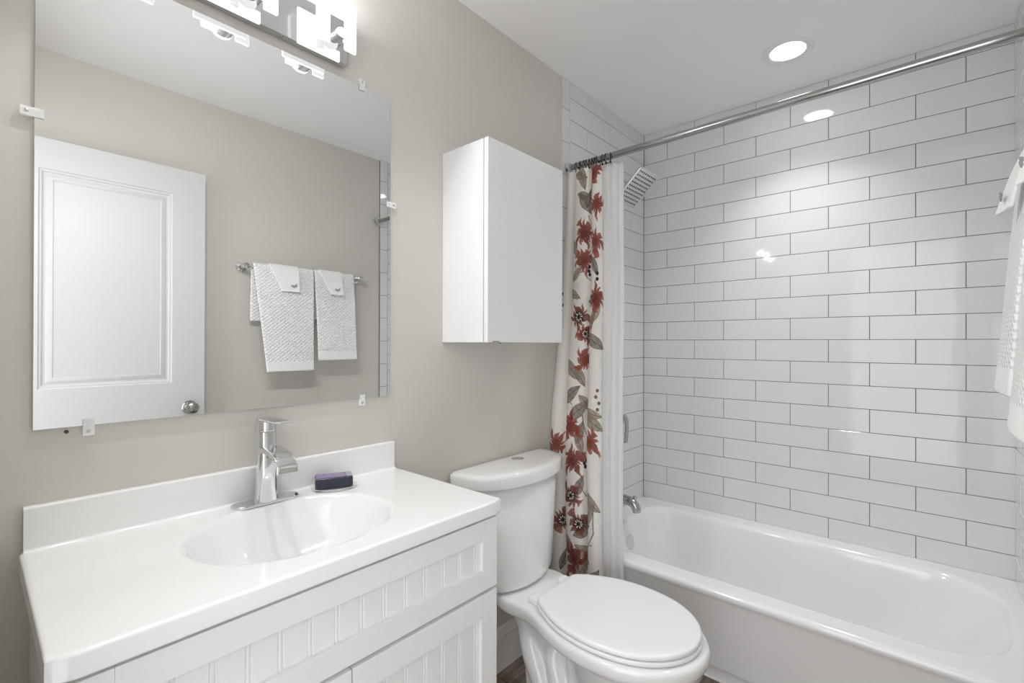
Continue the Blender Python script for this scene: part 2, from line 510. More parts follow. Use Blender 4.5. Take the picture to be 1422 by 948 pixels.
def tub_spout():
    t = thing('tub_spout', 'chrome tub spout on the tiled wall above the bathtub', 'faucet', (0.003, 2.205, 0.49))
    y = 2.205; bm = nbm()
    path = catmull([(0.003, y, 0.492), (0.06, y, 0.492), (0.12, y, 0.490), (0.155, y, 0.482), (0.173, y, 0.462), (0.178, y, 0.440)], 20)
    add_tube(bm, path, [0.030] + [0.027 - 0.006 * i / 19 for i in range(1, 20)], 20)
    fixn(bm); obj('spout_body', bm, m_fixture, t)
    bm = nbm(); add_lathe(bm, (0.165, y, 0.497), (0, 0, 1), [(0.005, 0), (0.005, 0.012), (0.009, 0.014), (0.009, 0.02), (0.0, 0.022)], 20)
    fixn(bm); obj('diverter_knob', bm, m_fixture, t)
    bm = nbm(); add_lathe(bm, (0.003, y, 0.492), (1, 0, 0), [(0.036, 0), (0.036, 0.004), (0.031, 0.008), (0.0, 0.008)])
    fixn(bm); obj('escutcheon', bm, m_fixture, t)
tub_spout()

def shower_valve():
    y = 2.2; z = 0.895
    t = thing('shower_valve', 'chrome shower valve with a lever on the tiled wall', 'shower valve', (0.003, y, z))
    bm = nbm()
    o = rrect(-0.075, 0.075, -0.085, 0.085, 0.02, 6)
    loft(bm, [[(0.003 + h, y + a * s, z + b * s) for a, b in o] for h, s in ((0, 1), (0.006, 1), (0.009, 0.97))])
    fixn(bm); obj('valve_plate', bm, m_fixture, t)
    bm = nbm()
    add_lathe(bm, (0.012, y, z), (1, 0, 0), [(0.03, 0), (0.028, 0.04), (0.024, 0.07), (0.024, 0.086), (0.0, 0.087)])
    fixn(bm); obj('valve_hub', bm, m_fixture, t)
    bm = nbm()
    pts = [(0.085, y, z + 0.018), (0.108, y, z + 0.02), (0.122, y, z), (0.124, y, z - 0.05), (0.118, y, z - 0.115)]
    rings = []
    for i, p in enumerate(catmull(pts, 16)):
        w = 0.016 - 0.003 * i / 15; h = 0.006
        q = catmull(pts, 16); tn = (q[min(i + 1, 15)] - q[max(i - 1, 0)]).normalized(); nn = Vector((tn.z, 0, -tn.x))
        rings.append([p + Vector((0, a * w, 0)) + nn * b * h for a, b in rrect(-1, 1, -1, 1, 0.45, 3)])
    loft(bm, rings); fixn(bm); obj('lever_handle', bm, m_fixture, t)
shower_valve()

def shower_head():
    yc = 2.22; a = R(44)
    ctr = Vector((0.169, yc, 2.066)); tx = Vector((math.cos(a), 0, math.sin(a))); ty = Vector((0, 1, 0)); nn = Vector((math.sin(a), 0, -math.cos(a)))
    t = thing('shower_fixture', 'square chrome rain shower head tilted above the tub', 'shower head', (0.003, yc, 2.12))
    P = lambda u, v, h: ctr + tx * u + ty * v + nn * h
    bm = nbm(); o = rrect(-0.098, 0.098, -0.098, 0.098, 0.008, 4)
    loft(bm, [[P(u * s, v * s, h) for u, v in o] for s, h in ((0.30, -0.016), (0.96, -0.009), (1.0, -0.007), (1.0, 0.0), (0.985, 0.002))])
    fixn(bm); obj('spray_plate', bm, m_chrome_sh, t)
    bm = nbm()
    for i in range(9):
        for j in range(9):
            add_lathe(bm, P(-0.078 + 0.0195 * i, -0.078 + 0.0195 * j, 0.002), nn, [(0.0042, 0), (0.0036, 0.0022), (0.0, 0.0024)], 8)
    fixn(bm); obj('nozzle_grid', bm, m_nozzle, t)
    bm = nbm()
    path = catmull([(0.006, yc, 2.118), (0.05, yc, 2.122), (0.09, yc, 2.118), (0.12, yc, 2.106), P(0, 0, -0.04)], 20)
    add_tube(bm, path, 0.0105, 16)
    fixn(bm); obj('shower_arm', bm, m_chrome, t)
    bm = nbm(); add_lathe(bm, P(0, 0, -0.045), nn, [(0.012, 0), (0.017, 0.006), (0.019, 0.014), (0.017, 0.022), (0.026, 0.030), (0.026, 0.036), (0.0, 0.036)], 24)
    fixn(bm); obj('ball_joint', bm, m_chrome, t)
    bm = nbm(); add_lathe(bm, (0.003, yc, 2.118), (1, 0, 0), [(0.03, 0), (0.03, 0.004), (0.022, 0.010), (0.0, 0.010)], 28)
    fixn(bm); obj('wall_flange', bm, m_chrome, t)
m_chrome_sh = mat('satin_chrome', (0.68, 0.68, 0.69), 0.22, metal=1.0)
shower_head()

# ------------------------------------------------------------------ VANITY
VX, VY0, VY1, VT = 0.473, 0.0626, 0.8838, 0.8954
def vanity_cabinet():
    t = thing('vanity_cabinet', 'white beadboard bathroom vanity cabinet under the sink top', 'vanity cabinet', (0.22, 0.473, 0))
    y0, y1 = 0.078, 0.874; fx = 0.444; top = VT - 0.036
    bm = nbm()
    add_box(bm, 0.004, fx, y0, y0 + 0.018, 0.0, top, 0.0015)
    add_box(bm, 0.004, fx, y1 - 0.018, y1, 0.0, top, 0.0015)
    add_box(bm, 0.004, 0.012, y0 + 0.018, y1 - 0.018, 0.09, top)
    add_box(bm, 0.012, fx - 0.019, y0 + 0.018, y1 - 0.018, 0.09, 0.108)
    add_box(bm, 0.37, 0.388, y0 + 0.018, y1 - 0.018, 0.0, 0.09)
    add_box(bm, fx - 0.019, fx, y0 + 0.018, y0 + 0.045, 0.09, top)
    add_box(bm, fx - 0.019, fx, y1 - 0.045, y1 - 0.018, 0.09, top)
    add_box(bm, fx - 0.019, fx, y0 + 0.045, y1 - 0.045, top - 0.04, top)
    add_box(bm, fx - 0.019, fx, y0 + 0.045, y1 - 0.045, 0.655, 0.69)
    add_box(bm, fx - 0.019, fx, y0 + 0.045, y1 - 0.045, 0.09, 0.125)
    obj('cabinet_carcass', bm, m_cab, t, smooth=False)
    def front(name, ya, yb, za, zb, st, rl, bead_ofs):
        xb, xf = fx + 0.0005, fx + 0.0195
        bm = nbm()
        add_box(bm, xb, xf, ya, ya + st, za, zb, 0.0012)
        add_box(bm, xb, xf, yb - st, yb, za, zb, 0.0012)
        add_box(bm, xb, xf, ya + st, yb - st, za, za + rl, 0.0012)
        add_box(bm, xb, xf, ya + st, yb - st, zb - rl, zb, 0.0012)
        f = obj(name, bm, m_cab, t, angle=40)
        # beadboard panel: double grooves every two inches
        px = xf - 0.0095; g = 0.0022; gd = 0.0028
        prof = [(ya + st - 0.003, px)]
        y = ya + st + bead_ofs
        while y < yb - st - 0.006:
            for yy in (y - 0.0035, y + 0.0035):
                prof += [(yy - g, px), (yy - g * 0.45, px - gd), (yy + g * 0.45, px - gd), (yy + g, px)]
            y += 0.0505
        prof.append((yb - st + 0.003, px))
        bm = nbm()
        loft(bm, [[(x, y, z) for y, x in prof] for z in (za + rl - 0.003, zb - rl + 0.003)], False)
        bmesh.ops.recalc_face_normals(bm, faces=bm.faces)
        for fc in bm.faces:
            if fc.normal.x < 0: fc.normal_flip()
        add_box(bm, xb, px - 0.005, ya + st - 0.003, yb - st + 0.003, za + rl - 0.003, zb - rl + 0.003)
        obj('beadboard_panel', bm, m_cab, f, angle=20)
        return f
    mid = (y0 + y1) / 2
    front('drawer_front', y0 + 0.002, y1 - 0.002, 0.6825, 0.8535, 0.050, 0.049, 0.017)
    front('cabinet_door', y0 + 0.002, mid - 0.0015, 0.10, 0.674, 0.053, 0.056, 0.022)
    front('cabinet_door', mid + 0.0015, y1 - 0.002, 0.10, 0.674, 0.053, 0.056, 0.022)
vanity_cabinet()

def vanity_top():
    t = thing('sink_countertop', 'glossy white vanity top with a built-in oval sink', 'sink', (0.24, 0.473, VT - 0.035))
    c = (0.245, 0.473); N = 128; zb, zt = VT - 0.0345, VT
    def rect(g): return polar(rrect(0.001 + g, VX - g, VY0 + g, VY1 - g, 0.004 if g < 0.003 else 0.006, 4), c, N)
    def ell(a, b, e=2.15):
        out = []
        for k in range(N):
            th = 2 * math.pi * k / N; dx, dy = math.cos(th), math.sin(th)
            r = (abs(dx / a) ** e + abs(dy / b) ** e) ** (-1 / e)
            out.append((c[0] + dx * r, c[1] + dy * r))
        return out
    rings = [[(x, y, z) for x, y in o] for o, z in (
        (rect(0.004), zb), (rect(0.001), zb + 0.001), (rect(0.0), zb + 0.004), (rect(0.0), zt - 0.005), (rect(0.0010), zt - 0.0022), (rect(0.003), zt - 0.0006), (rect(0.007), zt), (rect(0.011), zt),
        (ell(0.180, 0.220), zt), (ell(0.176, 0.216), zt), (ell(0.171, 0.211), zt - 0.0006), (ell(0.166, 0.206), zt - 0.0035), (ell(0.160, 0.200), zt - 0.010), (ell(0.150, 0.190), zt - 0.027),
        (ell(0.135, 0.172), zt - 0.055), (ell(0.115, 0.148), zt - 0.085), (ell(0.09, 0.115), zt - 0.108), (ell(0.055, 0.07), zt - 0.119), (ell(0.022, 0.022, 2), zt - 0.122))]
    bm = nbm(); loft(bm, rings, True, False, True)
    # underside
    u0 = [(x, y, zb) for x, y in rect(0.004)]; u1 = [(x, y, zb) for x, y in ell(0.165, 0.205)]
    loft(bm, [u0, u1, [(x, y, zt - 0.06) for x, y in ell(0.142, 0.18)], [(x, y, zt - 0.118) for x, y in ell(0.095, 0.12)], [(x, y, zt - 0.132) for x, y in ell(0.03, 0.03)]], True, False, True)
    bmesh.ops.remove_doubles(bm, verts=bm.verts, dist=1e-6)
    fixn(bm)
    obj('basin_slab', bm, m_marble, t, angle=60)
    bm = nbm(); prof = [(0.001, zt - 0.002), (0.001, 0.976), (0.004, 0.9772), (0.0165, 0.9772), (0.0195, 0.9762), (0.0208, 0.973), (0.0208, zt + 0.006), (0.0225, zt + 0.002), (0.027, zt + 0.0002), (0.027, zt - 0.002)]
    loft(bm, [[(x, y, z) for x, z in prof] for y in (VY0 + 0.006, VY1 - 0.006)])
    fixn(bm); obj('backsplash', bm, m_marble, t, angle=60)
    bm = nbm(); add_lathe(bm, (c[0], c[1], zt - 0.1215), (0, 0, 1), [(0.021, 0), (0.021, 0.002), (0.016, 0.003), (0.015, 0.007), (0.0, 0.008)], 28)
    fixn(bm); obj('drain', bm, m_chrome, t)
    bm = nbm(); add_lathe(bm, (0.384, 0.52, zt - 0.040), (-0.86, -0.1, 0.5), [(0.006, 0), (0.006, 0.002), (0.004, 0.0025), (0, 0.001)], 20)
    fixn(bm); obj('overflow_hole', bm, m_chrome, t)
vanity_top()

def faucet():
    x, y, z = 0.055, 0.4815, VT
    t = thing('faucet', 'chrome single-lever waterfall faucet behind the oval sink', 'faucet', (x, y, z))
    bm = nbm()
    o = rrect(x - 0.0245, x + 0.0245, y - 0.078, y + 0.078, 0.0244, 12)
    loft(bm, [[(x + (a - x) * s, y + (b - y) * (1 - (1 - s) * 0.4), z + h) for a, b in o] for s, h in ((1, 0.0002), (1.0, 0.004), (0.93, 0.0065), (0.80, 0.0075))])
    fixn(bm); obj('deck_plate', bm, m_chrome, t)
    # body: oval column flared at the foot
    bm = nbm(); rings = []
    for rx, ry, h in ((0.0245, 0.027, 0.006), (0.0235, 0.0255, 0.016), (0.0215, 0.0235, 0.04), (0.021, 0.0228, 0.09), (0.021, 0.0228, 0.130), (0.0205, 0.0225, 0.172)):
        rings.append([(x + rx * math.copysign(abs(math.cos(q)) ** 0.8, math.cos(q)), y + ry * math.copysign(abs(math.sin(q)) ** 0.8, math.sin(q)), z + h) for q in [2 * math.pi * k / 40 for k in range(40)]])
    loft(bm, rings); fixn(bm); obj('faucet_body', bm, m_chrome, t)
    # spout: wide flat tongue leaving the body and rolling down
    bm = nbm()
    pts = [(x - 0.012, 0, z + 0.126), (x + 0.02, 0, z + 0.131), (x + 0.06, 0, z + 0.130), (x + 0.095, 0, z + 0.123), (x + 0.114, 0, z + 0.108), (x + 0.119, 0, z + 0.091)]
    q = catmull(pts, 24); rings = []
    for i, p in enumerate(q):
        tn = (q[min(i + 1, 23)] - q[max(i - 1, 0)]).normalized(); nn = Vector((-tn.z, 0, tn.x))
        k = i / 23; w = 0.0205 + 0.003 * k; h = 0.0085 * (1 - k) + 0.0028 * k
        rings.append([Vector((p.x, y + a * w, p.z)) + nn * b * h for a, b in rrect(-1, 1, -1, 1, 0.35, 4)])
    loft(bm, rings); fixn(bm); obj('spout', bm, m_chrome, t)
    # lever cap and flat lever
    bm = nbm(); rings = []
    for s, h in ((1.0, 0.1735), (1.03, 0.176), (1.03, 0.194), (1.0, 0.200)):
        rings.append([(x + 0.0212 * s * math.cos(q), y + 0.0228 * s * math.sin(q), z + h) for q in [2 * math.pi * k / 40 for k in range(40)]])
    loft(bm, rings); fixn(bm); hc = obj('handle_cap', bm, m_chrome, t)
    bm = nbm(); rings = []
    for px, w, h0, h1 in ((x - 0.020, 0.011, 0.199, 0.2035), (x - 0.012, 0.0185, 0.199, 0.2045), (x + 0.02, 0.0215, 0.199, 0.2045), (x + 0.06, 0.0195, 0.2005, 0.2045), (x + 0.106, 0.017, 0.203, 0.206), (x + 0.110, 0.014, 0.2035, 0.2055)):
        rings.append([(px, y - w, z + h0 + 0.001), (px, y - w + 0.001, z + h0), (px, y + w - 0.001, z + h0), (px, y + w, z + h0 + 0.001), (px, y + w, z + h1 - 0.001), (px, y + w - 0.001, z + h1), (px, y - w + 0.001, z + h1), (px, y - w, z + h1 - 0.001)])
    loft(bm, rings); fixn(bm); obj('lever', bm, m_chrome, hc, angle=30)
    bm = nbm(); add_lathe(bm, (x + 0.018, y + 0.066, z + 0.007), (0.3, 0.3, 1), [(0.0035, 0), (0.0035, 0.002), (0, 0.003)], 16)
    fixn(bm); obj('plate_screw', bm, m_nozzle, t)
faucet()

def soap():
    # clear dish and the wrapped dark bar on it, turned a little
    ang = R(-24); c = Vector((0.077, 0.648, VT))
    Rm = Matrix.Rotation(ang, 3, 'Z')
    d = thing('soap_dish', 'clear oval soap dish under the dark soap bar', 'soap dish', c)
    bm = nbm(); rings = []
    for a, b, h in ((0.034, 0.048, 0.0004), (0.042, 0.058, 0.004), (0.044, 0.060, 0.0075), (0.041, 0.057, 0.0075), (0.034, 0.048, 0.0045)):
        rings.append([c + Rm @ Vector((a * math.cos(q), b * math.sin(q), h)) for q in [2 * math.pi * k / 48 for k in range(48)]])
    loft(bm, rings); fixn(bm); obj('dish_tray', bm, m_clear, d)
    s = thing('soap_bar', 'dark navy and purple wrapped soap bar on a clear dish', 'soap', c + Vector((0, 0, 0.0046)))
    def blk(x0, x1, y0, y1, z0, z1, bev):
        bm = box(x0, x1, y0, y1, z0, z1, bev, 3)
        bmesh.ops.transform(bm, matrix=Matrix.Translation(c) @ Rm.to_4x4(), verts=bm.verts); return bm
    obj('wrapped_bar', blk(-0.026, 0.026, -0.049, 0.045, 0.0048, 0.034, 0.005), m_soap, s)
    obj('purple_label_band', blk(-0.0215, 0.0215, -0.0455, 0.028, 0.0332, 0.0352, 0.0008), m_purple, s)
    obj('grey_end_flap', blk(-0.022, 0.022, 0.029, 0.0435, 0.0332, 0.0355, 0.0008), m_grey, s)
    obj('front_sticker', blk(0.0252, 0.0267, 0.012, 0.034, 0.012, 0.028, 0.0004), m_soap_blue, s)
m_soap_blue = mat('dim_blue_sticker', (0.022, 0.032, 0.06), 0.35)
soap()

# ------------------------------------------------------------------ WALL MIRROR
def wall_mirror():
    y0, y1, z0, z1 = 0.0805, 0.8685, 1.1170, 2.0468
    t = thing('wall_mirror', 'large frameless wall mirror held by clips above the vanity', 'mirror', (0.0, 0.4745, z0))
    bm = nbm(); add_box(bm, 0.001, 0.0060, y0, y1, z0, z1, 0.0008, 1, mi=1)
    for f in bm.faces:
        if f.normal.x > 0.99: f.material_index = 0
    obj('mirror_glass', bm, [m_mirror, m_medge], t, smooth=False)
    def clip(yc, zc, dy, dz):
        # dy, dz: direction from the glass edge to the wall side
        bm = nbm(); s = 0.009
        cy, cz = yc + dy * 0.010, zc + dz * 0.010
        add_box(bm, 0.0005, 0.0065, cy - (s if not dy else 0.0095), cy + (s if not dy else 0.0095), cz - (s if not dz else 0.0095), cz + (s if not dz else 0.0095), 0.002)
        cy, cz = yc + dy * 0.003, zc + dz * 0.003
        ly, lz = (0.0165, s) if dy else (s, 0.0165)
        add_box(bm, 0.0066, 0.0100, cy - ly, cy + ly, cz - lz, cz + lz, 0.0015)
        o = obj('mirror_clip', bm, m_clip, t)
        bm = nbm(); add_lathe(bm, (0.0100, yc + dy * 0.011, zc + dz * 0.011), (1, 0, 0), [(0.0032, 0), (0.0032, 0.0006), (0.0022, 0.0012), (0, 0.0012)], 16)
        fixn(bm); obj('clip_screw', bm, m_nickel, o)
    clip(y0, 1.716, -1, 0); clip(y1, 1.716, 1, 0)
    clip(0.160, z0, 0, -1); clip(0.772, z0, 0, -1); clip(0.768, z1, 0, 1)
    # black screw left in the wall below the glass
m_clip = mat('clear_clip_plastic', (1.0, 1.0, 1.0), 0.06)
see_through(m_clip, 0.5)
wall_mirror()
bm = nbm(); add_lathe(bm, (0.0, 0.128, 1.108), (1, 0, 0), [(0.0035, 0), (0.0035, 0.002), (0.002, 0.004), (0, 0.004)], 14)
fixn(bm); tag(obj('wall_screw', bm, m_nozzle), 'tiny dark screw in the wall below the mirror', 'screw')

# ------------------------------------------------------------------ VANITY LIGHT
def vanity_light():
    yc = 0.43; z0, z1 = 2.0745, 2.2
    t = thing('vanity_light', 'chrome bar light with square acrylic shades above the mirror', 'wall light', (0.0, yc, z0))
    bm = nbm(); add_box(bm, 0.0, 0.026, yc - 0.281, yc + 0.281, z0, z1, 0.0025, 2)
    obj('backplate', bm, m_nickelplate, t)
    for yy in (0.185, 0.33, 0.53, 0.675):
        bm = nbm(); add_lathe(bm, (0.018, yy, z0), (0, 0, -1), [(0.0035, -0.001), (0.0035, 0.002), (0.0, 0.003)], 12)
        fixn(bm); obj('plate_screw', bm, m_knob, t)
    for y in (0.637, 0.430, 0.223):
        # rear panel, lower left, cut out beside the barrel
        def panel(o, xa, xb):
            bm = nbm()
            fs = loft(bm, [[(xx, y + p, z) for p, z in o] for xx in (xa, xb)])
            fixn(bm)
            for f in bm.faces: f.material_index = 0 if abs(f.normal.x) > 0.9 else 1
            bmesh.ops.bevel(bm, geom=list(bm.edges), offset=0.0009, segments=1, affect='EDGES')
            return bm
        sh = obj('acrylic_shade', panel([(-0.081, 2.058), (0.035, 2.058), (0.035, 2.086), (0.006, 2.086), (0.006, 2.150), (-0.081, 2.150)], 0.046, 0.054), [m_glow, m_glowedge], t, angle=20)
        # front panel: a square with a slot cut from below for the lamp
        obj('front_panel', panel([(-0.053, 2.070), (-0.017, 2.070), (-0.017, 2.1475), (0.025, 2.1475), (0.025, 2.070), (0.058, 2.070), (0.058, 2.190), (-0.053, 2.190)], 0.092, 0.100), [m_glow, m_glowedge], sh, angle=20)
        lamp_light('shade_edge_glow', (0.096, y, 2.1915), (0, 0, 1), 0.004, EDGE_W, 180, (0.008, 0.105))
        # flattened chrome lamp barrel standing out of the plate, with its bright end
        def ell_barrel(st):
            bm = nbm()
            loft(bm, [[(xx, y + 0.004 + a_ * math.cos(q), 2.090 + b_ * math.sin(q)) for q in [2 * math.pi * k / 40 for k in range(40)]] for xx, a_, b_ in st])
            fixn(bm); return bm
        lh = obj('lamp_barrel', ell_barrel([(0.0262, 0.018, 0.0085), (0.05, 0.0195, 0.0095), (0.124, 0.0195, 0.0095)]), m_chrome, t)
        obj('lamp_disc', ell_barrel([(0.1242, 0.0200, 0.0100), (0.133, 0.0200, 0.0100), (0.135, 0.0185, 0.0085)]), m_disc, lh)
        lamp_light('barrel_beam', (0.1475, y + 0.004, 2.084), (1, 0, -0.9), 0.012, BARREL_W, 170)
        bm = nbm(); add_box(bm, 0.062, 0.066, y - 0.036, y - 0.018, 2.064, 2.084, 0.001)
        obj('clear_tab', bm, m_clear, lh)
m_nickelplate = mat('satin_nickel_plate', (0.60, 0.60, 0.60), 0.25, metal=1.0)
vanity_light()

# ------------------------------------------------------------------ WALL CABINET
def wall_cabinet():
    y0, y1, z0, z1 = 1.0870, 1.4960, 1.2862, 1.9430
    t = thing('wall_cabinet', 'plain white wall cabinet hung above the toilet', 'cabinet', (0.0, 1.2915, z0))
    obj('cabinet_body', box(0.0005, 0.199, y0, y1, z0, z1, 0.001, 1), m_wcab, t, angle=40)
    d = obj('cabinet_door', box(0.2025, 0.2205, y0, y1, z0, z1, 0.0015, 2), m_wcab, t, angle=40)
    bm = box(0.199, 0.2025, y0 + 0.004, y1 - 0.004, z0 + 0.004, z1 - 0.004); obj('door_gap_shade', bm, m_gap, t, smooth=False)  # dark strip standing in for the shade between body and door
    obj('finger_pull', box(0.2195, 0.2215, y0 + 0.022, y0 + 0.055, z0 + 0.0005, z0 + 0.005, 0.0005), m_grey, d)
    bm = nbm(); add_lathe(bm, (0.17, y0 + 0.115, z0), (0, 0, -1), [(0.004, -0.001), (0.004, 0.003), (0.0, 0.004)], 14)
    fixn(bm); obj('bumper', bm, m_gap, t)
wall_cabinet()

# ------------------------------------------------------------------ TOILET
TY = 1.368
def sym_outline(tab, n=28):
    """half-width table [(x, w)...] -> closed outline around y = TY, smoothed"""
    p = catmull([(x, w, 0) for x, w in tab], n)
    right = [(q.x, TY + max(q.y, 0.0)) for q in p]
    left = [(q.x, TY - max(q.y, 0.0)) for q in reversed(p)]
    return right + left

def scaled(o, c, sx, sy):
    return [(c[0] + (x - c[0]) * sx, c[1] + (y - c[1]) * sy) for x, y in o]

def remesh(bm, voxel, smooth_it):
    me = bpy.data.meshes.new('tmp'); bm.to_mesh(me); bm.free()
    o = bpy.data.objects.new('tmp', me); C.objects.link(o)
    r = o.modifiers.new('r', 'REMESH'); r.mode = 'VOXEL'; r.voxel_size = voxel
    s = o.modifiers.new('s', 'SMOOTH'); s.factor = 0.5; s.iterations = smooth_it
    dg = bpy.context.evaluated_depsgraph_get()
    ev = o.evaluated_get(dg); m2 = ev.to_mesh()
    out = bmesh.new(); out.from_mesh(m2); ev.to_mesh_clear()
    bpy.data.objects.remove(o); bpy.data.meshes.remove(me)
    return out

def toilet():
    t = thing('toilet', 'white two-piece toilet with closed lid between vanity and tub', 'toilet', (0.42, TY, 0))
    # ---- bowl, deck, pedestal and trapway fused into one casting
    rim = [(0.085, 0.0), (0.085, 0.08), (0.10, 0.125), (0.17, 0.150), (0.24, 0.143), (0.30, 0.155), (0.38, 0.187), (0.46, 0.207), (0.54, 0.212), (0.62, 0.203), (0.70, 0.170), (0.755, 0.126), (0.792, 0.07), (0.804, 0.03), (0.806, 0.0)]
    top = sym_outline(rim, 40)
    bm = nbm()
    c = (0.46, TY)
    loft(bm, [[(x, y, z) for x, y in scaled(top, c, s, s)] for s, z in ((0.955, 0.352), (0.985, 0.358), (1.0, 0.368), (1.0, 0.390), (0.99, 0.397), (0.965, 0.401))])
    rings = []
    for cx, a, b, z in ((0.58, 0.222, 0.198, 0.365), (0.575, 0.215, 0.19, 0.33), (0.56, 0.20, 0.172, 0.28), (0.54, 0.178, 0.148, 0.22), (0.51, 0.165, 0.122, 0.15), (0.48, 0.17, 0.105, 0.08), (0.46, 0.19, 0.105, 0.03), (0.455, 0.205, 0.115, 0.0)):
        rings.append([(cx + a * math.cos(q), TY + b * math.sin(q), z) for q in [2 * math.pi * k / 48 for k in range(48)]])
    loft(bm, rings)
    rings = []   # rear web under the deck
    for xa, xb, w, z in ((0.115, 0.5, 0.10, 0.37), (0.14, 0.5, 0.088, 0.33), (0.172, 0.5, 0.085, 0.25), (0.20, 0.5, 0.085, 0.15), (0.215, 0.5, 0.095, 0.06), (0.215, 0.5, 0.11, 0.0)):
        rings.append([(x, y, z) for x, y in rrect(xa, xb, TY - w, TY + w, 0.03, 5)])
    loft(bm, rings)
    loft(bm, [[(x, y, z) for x, y in scaled(rrect(0.215, 0.63, TY - 0.118, TY + 0.118, 0.10, 8), (0.42, TY), s, s)] for s, z in ((1, 0.0), (1, 0.022), (0.95, 0.032))])
    for sgn in (-1, 1):   # the trapway shows as two swellings running down each flank
        for pts, r0 in ((((0.185, 0.045, 0.345), (0.222, 0.068, 0.26), (0.258, 0.082, 0.20), (0.29, 0.085, 0.15), (0.318, 0.088, 0.085), (0.335, 0.085, 0.01)), 0.036),
                        (((0.35, 0.05, 0.30), (0.335, 0.078, 0.25), (0.355, 0.086, 0.19), (0.385, 0.092, 0.12), (0.415, 0.095, 0.05), (0.44, 0.09, 0.01)), 0.030)):
            p = catmull([(a, TY + sgn * b, c_) for a, b, c_ in pts], 30)
            add_tube(bm, p, [r0 + 0.004 * math.sin(math.pi * i / 29) for i in range(30)], 14)
    fixn(bm)
    bm = remesh(bm, 0.006, 9)
    # flat foot on the floor
    for v in bm.verts:
        if v.co.z < 0.004: v.co.z = 0.0
    obj('bowl', bm, m_porc, t, angle=180)
    # ---- tank
    def dplan(hw, xf, xb, n=44):
        # straight back, bowed front, rounded ends
        tab = []
        pts = [(xb, hw - 0.012), (xb + 0.012, hw), (xb + 0.04, hw + 0.001), (xf - 0.085, hw * 0.922), (xf - 0.042, hw * 0.717), (xf - 0.016, hw * 0.465), (xf - 0.003, hw * 0.21), (xf, 0.0)]
        p = catmull([(x, w, 0) for x, w in pts], n)
        return [(q.x, TY + q.y) for q in p] + [(q.x, TY - q.y) for q in reversed(p[:-1])]
    bm = nbm()
    rings = [[(x, y, z) for x, y in dplan(hw, xf, xb)] for hw, xf, xb, z in ((0.165, 0.165, 0.050, 0.4025), (0.190, 0.186, 0.042, 0.406), (0.203, 0.196, 0.038, 0.418), (0.209, 0.200, 0.036, 0.44), (0.225, 0.203, 0.032, 0.60), (0.238, 0.204, 0.028, 0.779))]
    loft(bm, rings); fixn(bm); obj('tank', bm, m_porc, t, angle=180)
    bm = nbm()
    rings = [[(x, y, z) for x, y in dplan(hw, xf, xb)] for hw, xf, xb, z in ((0.246, 0.211, 0.022, 0.7795), (0.256, 0.216, 0.014, 0.783), (0.260, 0.219, 0.012, 0.790), (0.262, 0.219, 0.010, 0.818), (0.259, 0.216, 0.012, 0.827), (0.252, 0.210, 0.018, 0.8325), (0.243, 0.203, 0.024, 0.8348))]
    for s_, z in ((0.85, 0.8362), (0.5, 0.8368), (0.1, 0.837)):
        rings.append([(0.11 + (x - 0.11) * s_, TY + (y - TY) * s_, z) for x, y, _ in rings[6]])
    loft(bm, rings); fixn(bm); lid = obj('tank_lid', bm, m_porc, t, angle=60)
    bm = nbm(); bx, by = 0.078, TY + 0.035
    add_lathe(bm, (bx, by, 0.8364), (0, 0, 1), [(0.024, 0), (0.024, 0.0022), (0.0215, 0.003), (0.021, 0.002), (0.020, 0.0032), (0.0, 0.0036)], 36)
    fixn(bm); obj('flush_button', bm, m_chrome_sh, lid)
    # ---- seat ring and lid
    lidtab = [(0.286, 0.0), (0.286, 0.06), (0.287, 0.098), (0.298, 0.118), (0.34, 0.147), (0.42, 0.183), (0.50, 0.1975), (0.57, 0.196), (0.64, 0.181), (0.70, 0.150), (0.745, 0.107), (0.772, 0.06), (0.781, 0.025), (0.783, 0.0)]
    o = sym_outline(lidtab, 44); cc = (0.52, TY)
    bm = nbm(); seat_in = scaled(o, (0.53, TY), 0.60, 0.62)
    rings = [[(x, y, z) for x, y in q] for q, z in ((seat_in, 0.4035), (scaled(o, cc, 0.995, 0.995), 0.4035), (scaled(o, cc, 1.01, 1.012), 0.407), (scaled(o, cc, 1.01, 1.012), 0.414), (scaled(o, cc, 0.995, 0.995), 0.4175), (seat_in, 0.4175))]
    loft(bm, rings, True, False, False)
    va = bm.verts[:]; n = len(o)
    bm.verts.ensure_lookup_table()
    for i in range(n):
        j = (i + 1) % n
        bm.faces.new((bm.verts[i], bm.verts[j], bm.verts[5 * n + j], bm.verts[5 * n + i]))
    fixn(bm); obj('seat', bm, m_plastic, t, angle=50)
    bm = nbm()
    rings = [[(x, y, z + zz) for (x, y), zz in zip(q, [0.0] * len(q))] for q, z in ((scaled(o, cc, 0.975, 0.97), 0.4195), (scaled(o, cc, 0.995, 0.995), 0.4205), (o, 0.4235), (o, 0.428), (scaled(o, cc, 0.994, 0.99), 0.4325), (scaled(o, cc, 0.975, 0.965), 0.4353), (scaled(o, cc, 0.90, 0.88), 0.4372), (scaled(o, cc, 0.6, 0.55), 0.4385), (scaled(o, cc, 0.2, 0.2), 0.4390))]
    loft(bm, rings); fixn(bm); obj('seat_lid', bm, m_plastic, t, angle=60)
    for sgn in (-1, 1):
        bm = nbm(); add_box(bm, 0.248, 0.285, TY + sgn * 0.085 - 0.022, TY + sgn * 0.085 + 0.022, 0.4012, 0.4185, 0.004, 3)
        obj('seat_hinge', bm, m_plastic, t)
    bm = nbm(); add_lathe(bm, (0.240, TY - 0.062, 0.4012), (0, 0, 1), [(0.004, 0), (0.004, 0.0012), (0, 0.0016)], 14)
    fixn(bm); obj('hinge_pin', bm, m_nozzle, t)
